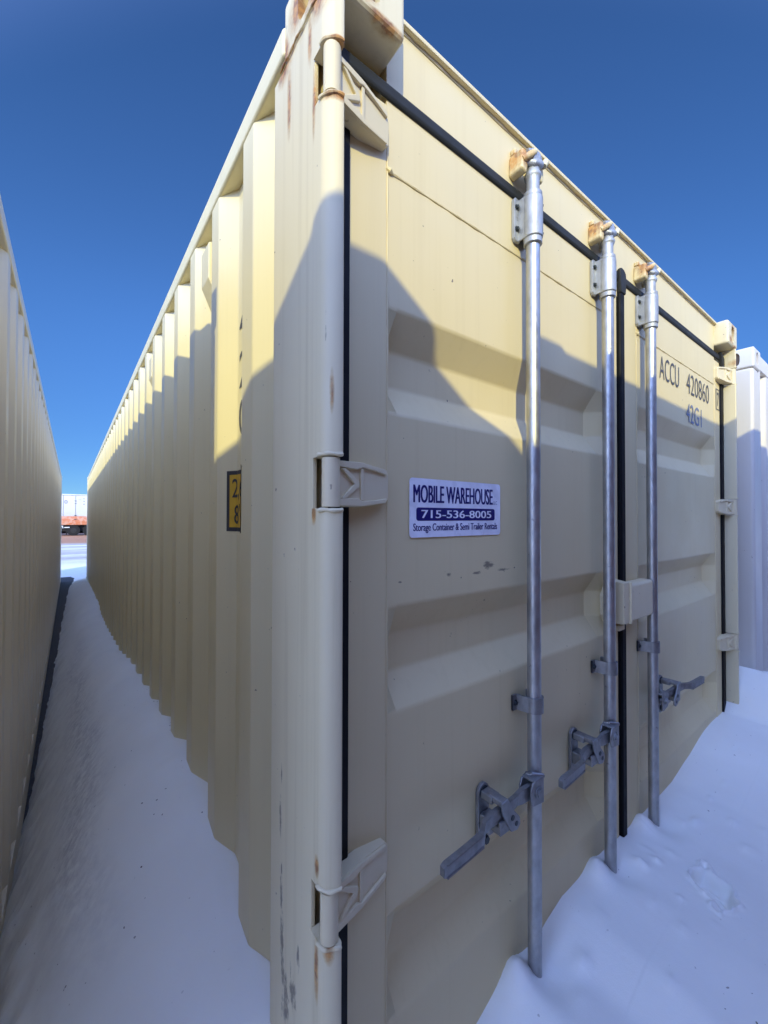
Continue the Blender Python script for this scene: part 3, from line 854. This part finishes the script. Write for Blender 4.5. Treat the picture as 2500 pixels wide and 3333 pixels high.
# ------------------------------------------------------------------ ground
def mesh_grid(name, xs, ys, fz, mat):
    nx, ny = len(xs), len(ys)
    co = [(x, y, fz(x, y)) for y in ys for x in xs]
    fa = [(j*nx+i, j*nx+i+1, (j+1)*nx+i+1, (j+1)*nx+i) for j in range(ny-1) for i in range(nx-1)]
    me = bpy.data.meshes.new(name); me.from_pydata(co, [], fa); me.update()
    me.polygons.foreach_set('use_smooth', [True]*len(me.polygons)); me.materials.append(mat)
    o = bpy.data.objects.new(name, me); C.objects.link(o); o['kind'] = 'structure'; return o
def spread(a, b, n, p=2.2): return [a+(b-a)*(i/n)**p for i in range(1, n+1)]
xs = [-.56+.016*i for i in range(int(4.2/.016))]
xs = sorted(xs+[1.06+.0055*i for i in range(46)])
xs = sorted(spread(-.56, -900, 40, 3))+xs+spread(xs[-1], 900, 40, 3)
ys = [-1.5+.016*i for i in range(int(2.6/.016))]
ys = sorted(ys+[-.31+.0055*i for i in range(48)])
ya = [ys[-1]+.020*i for i in range(1, 130)]
ya += [ya[-1]+.035*i for i in range(1, int((12.6-ya[-1])/.035))]
yb = [ya[-1]+.25*i for i in range(1, 150)]
ys = sorted(spread(-1.5, -900, 40, 3))+ys+ya+yb+spread(yb[-1], 1200, 30, 3)
ip = np.interp
ZM = ([-3, -.6, -.2, .05, .2, .3, .45, .7, 1.0, 1.3, 1.8, 2.45, 2.73, 3.3, 4.5, 6, 8, 10, 12.2, 14], [.42, .42, .42, .50, .60, .625, .66, .72, .755, .735, .69, .64, .615, .52, .40, .31, .30, .18, .04, .0])
ZL = ([-3, 0, .3, .8, 1.3, 1.7, 2.2, 2.6], [.42, .38, .33, .22, .11, .03, -.01, -.05])
ZF = ([-.6, 0, .3, .43, .55, .68, .80, 1.0, 1.18, 1.37, 1.65, 2.07, 2.37, 2.45, 2.56, 2.72, 2.9, 3.3, 4.2], [.42, .42, .41, .44, .485, .475, .515, .53, .52, .51, .515, .585, .60, .70, .80, .70, .66, .62, .55])
def sm(t): t = max(0, min(1, t)); return t*t*(3-2*t)
def fbm(x, y, s, o=4):
    v = 0; a = 1
    for i in range(o): v += a*noise.noise(Vector((x*s, y*s, 3.7+i*9))); a *= .5; s *= 2.03
    return v
LUMPS = [(rnd.uniform(.35, 2.3), -abs(rnd.gauss(0, .12))-.005, rnd.uniform(.010, .022), rnd.uniform(.003, .009)) for i in range(26)]
LUMPS += [(-.49+.0135*max(0, yy-1.7)+abs(rnd.gauss(.03, .03)), yy, rnd.uniform(.012, .03), rnd.uniform(.008, .022)) for yy in [rnd.uniform(.7, 6.0) for i in range(90)]]
def snow_z(x, y):
    if y > 14 or y < -60 or abs(x) > 60: 
        return -.25*sm((y-14)/34)+.02*fbm(x, y, .12, 3)*(1 if y < 60 else 1)
    zf = ip(x, *ZF)
    front = zf+(.42-zf)*sm((-y-.02)/1.0)
    zm = ip(y, *ZM); xl = -.515+.0135*max(0, y-1.7)
    zl = ip(y, *ZL)
    t = (x-xl)/(0-xl)
    if t < 0: al = zl+min(0, t)*.25*sm((y-1.2)/1.0)
    else:
        t = min(1, t)
        al = zl+(zm-zl)*(1-(1-t)**1.9)
    # which regime: alley for y>0 and x<0.02
    w = sm((y+.15)/.45)*(1-sm((x-.05)/.05)) if y < .6 else (1.0 if x < .10 else 0.0)
    z = front*(1-w)+al*w
    if x > .10 and y > .12:
        z = front+.10*sm((y-.05)/.5) if x > 2.4 else min(front, .5)
    # drift tongue across the alley far away
    if x < .05 and y > 4: z += .05*math.exp(-((y-6.3-1.2*(x+.3))/.5)**2)*sm((x+.45)/.2)
    # hollows at the rods
    for rx, yy, d in ((.6025, .006, .018), (1.013, .006, .018), (1.353, .006, .016)):
        q = ((x-rx-.008)/.042)**2+((y-yy+.018)/.05)**2
        if q < 9: z -= d*math.exp(-q); 
        q2 = ((x-rx+.052)/.035)**2+((y-.035)/.03)**2
        if q2 < 9: z += .035*math.exp(-q2)
    # footprint-like dent and crumbs
    dx, dy = (x-1.19), (y+.19); u = dx*.8+dy*.6; v = -dx*.6+dy*.8
    q = ((u/.060)**2+(v/.042)**2)*(1+.75*noise.noise(Vector((x*24, y*24, 7))))
    if q < 3: z += -.034*math.exp(-(q**4))+.010*math.exp(-((q-1.35)/.3)**2)+.022*noise.noise(Vector((x*42, y*42, 1)))*math.exp(-q*1.2)
    for cx, cy, r, h in ((1.10, -.03, .018, .016), (1.16, -.055, .012, .01), (.70, -.05, .02, .014), (1.46, -.07, .014, .01)):
        q = ((x-cx)**2+(y-cy)**2)/r**2
        if q < 6: z += h*math.exp(-q)
    for cx, cy, r, h in LUMPS:
        q = ((x-cx)**2+(y-cy)**2)/r**2
        if q < 5: z += h*math.exp(-q*1.3)
    # texture
    if -2 < y < 13 and -1 < x < 4:
        z += .012*fbm(x, y, 2.2, 3)*sm(1.2)
        if x < 0: 
            r_ = sm((-.30-x)/.14)*sm((y-.1)/.6)
            z += (.022*fbm(x, y, 5, 2)+.012*max(0, noise.noise(Vector((x*13, y*13, 5)))))*r_
            # ragged lip along the outer flats of the corrugation
            z += .02*noise.noise(Vector((y*7, 0, 2)))*sm((x+.10)/.1)
    else: z += .03*fbm(x, y, .7, 3)
    if y > 12.3: z = z*(1-sm((y-12.3)/1.5))
    return z
snow = mesh_grid('snow_ground', xs, ys, snow_z, M['snow'])
b = MB()
b.strip([[(x, y, 0.0) for x in (-8, -2.9, -.6, .0, 2.9, 8)] for y in (-9, 0, 2, 6, 10, 13.2)], False)
g = b.build('gravel_ground', M['gravel']); g['kind'] = 'structure'
g.location.z = -.004
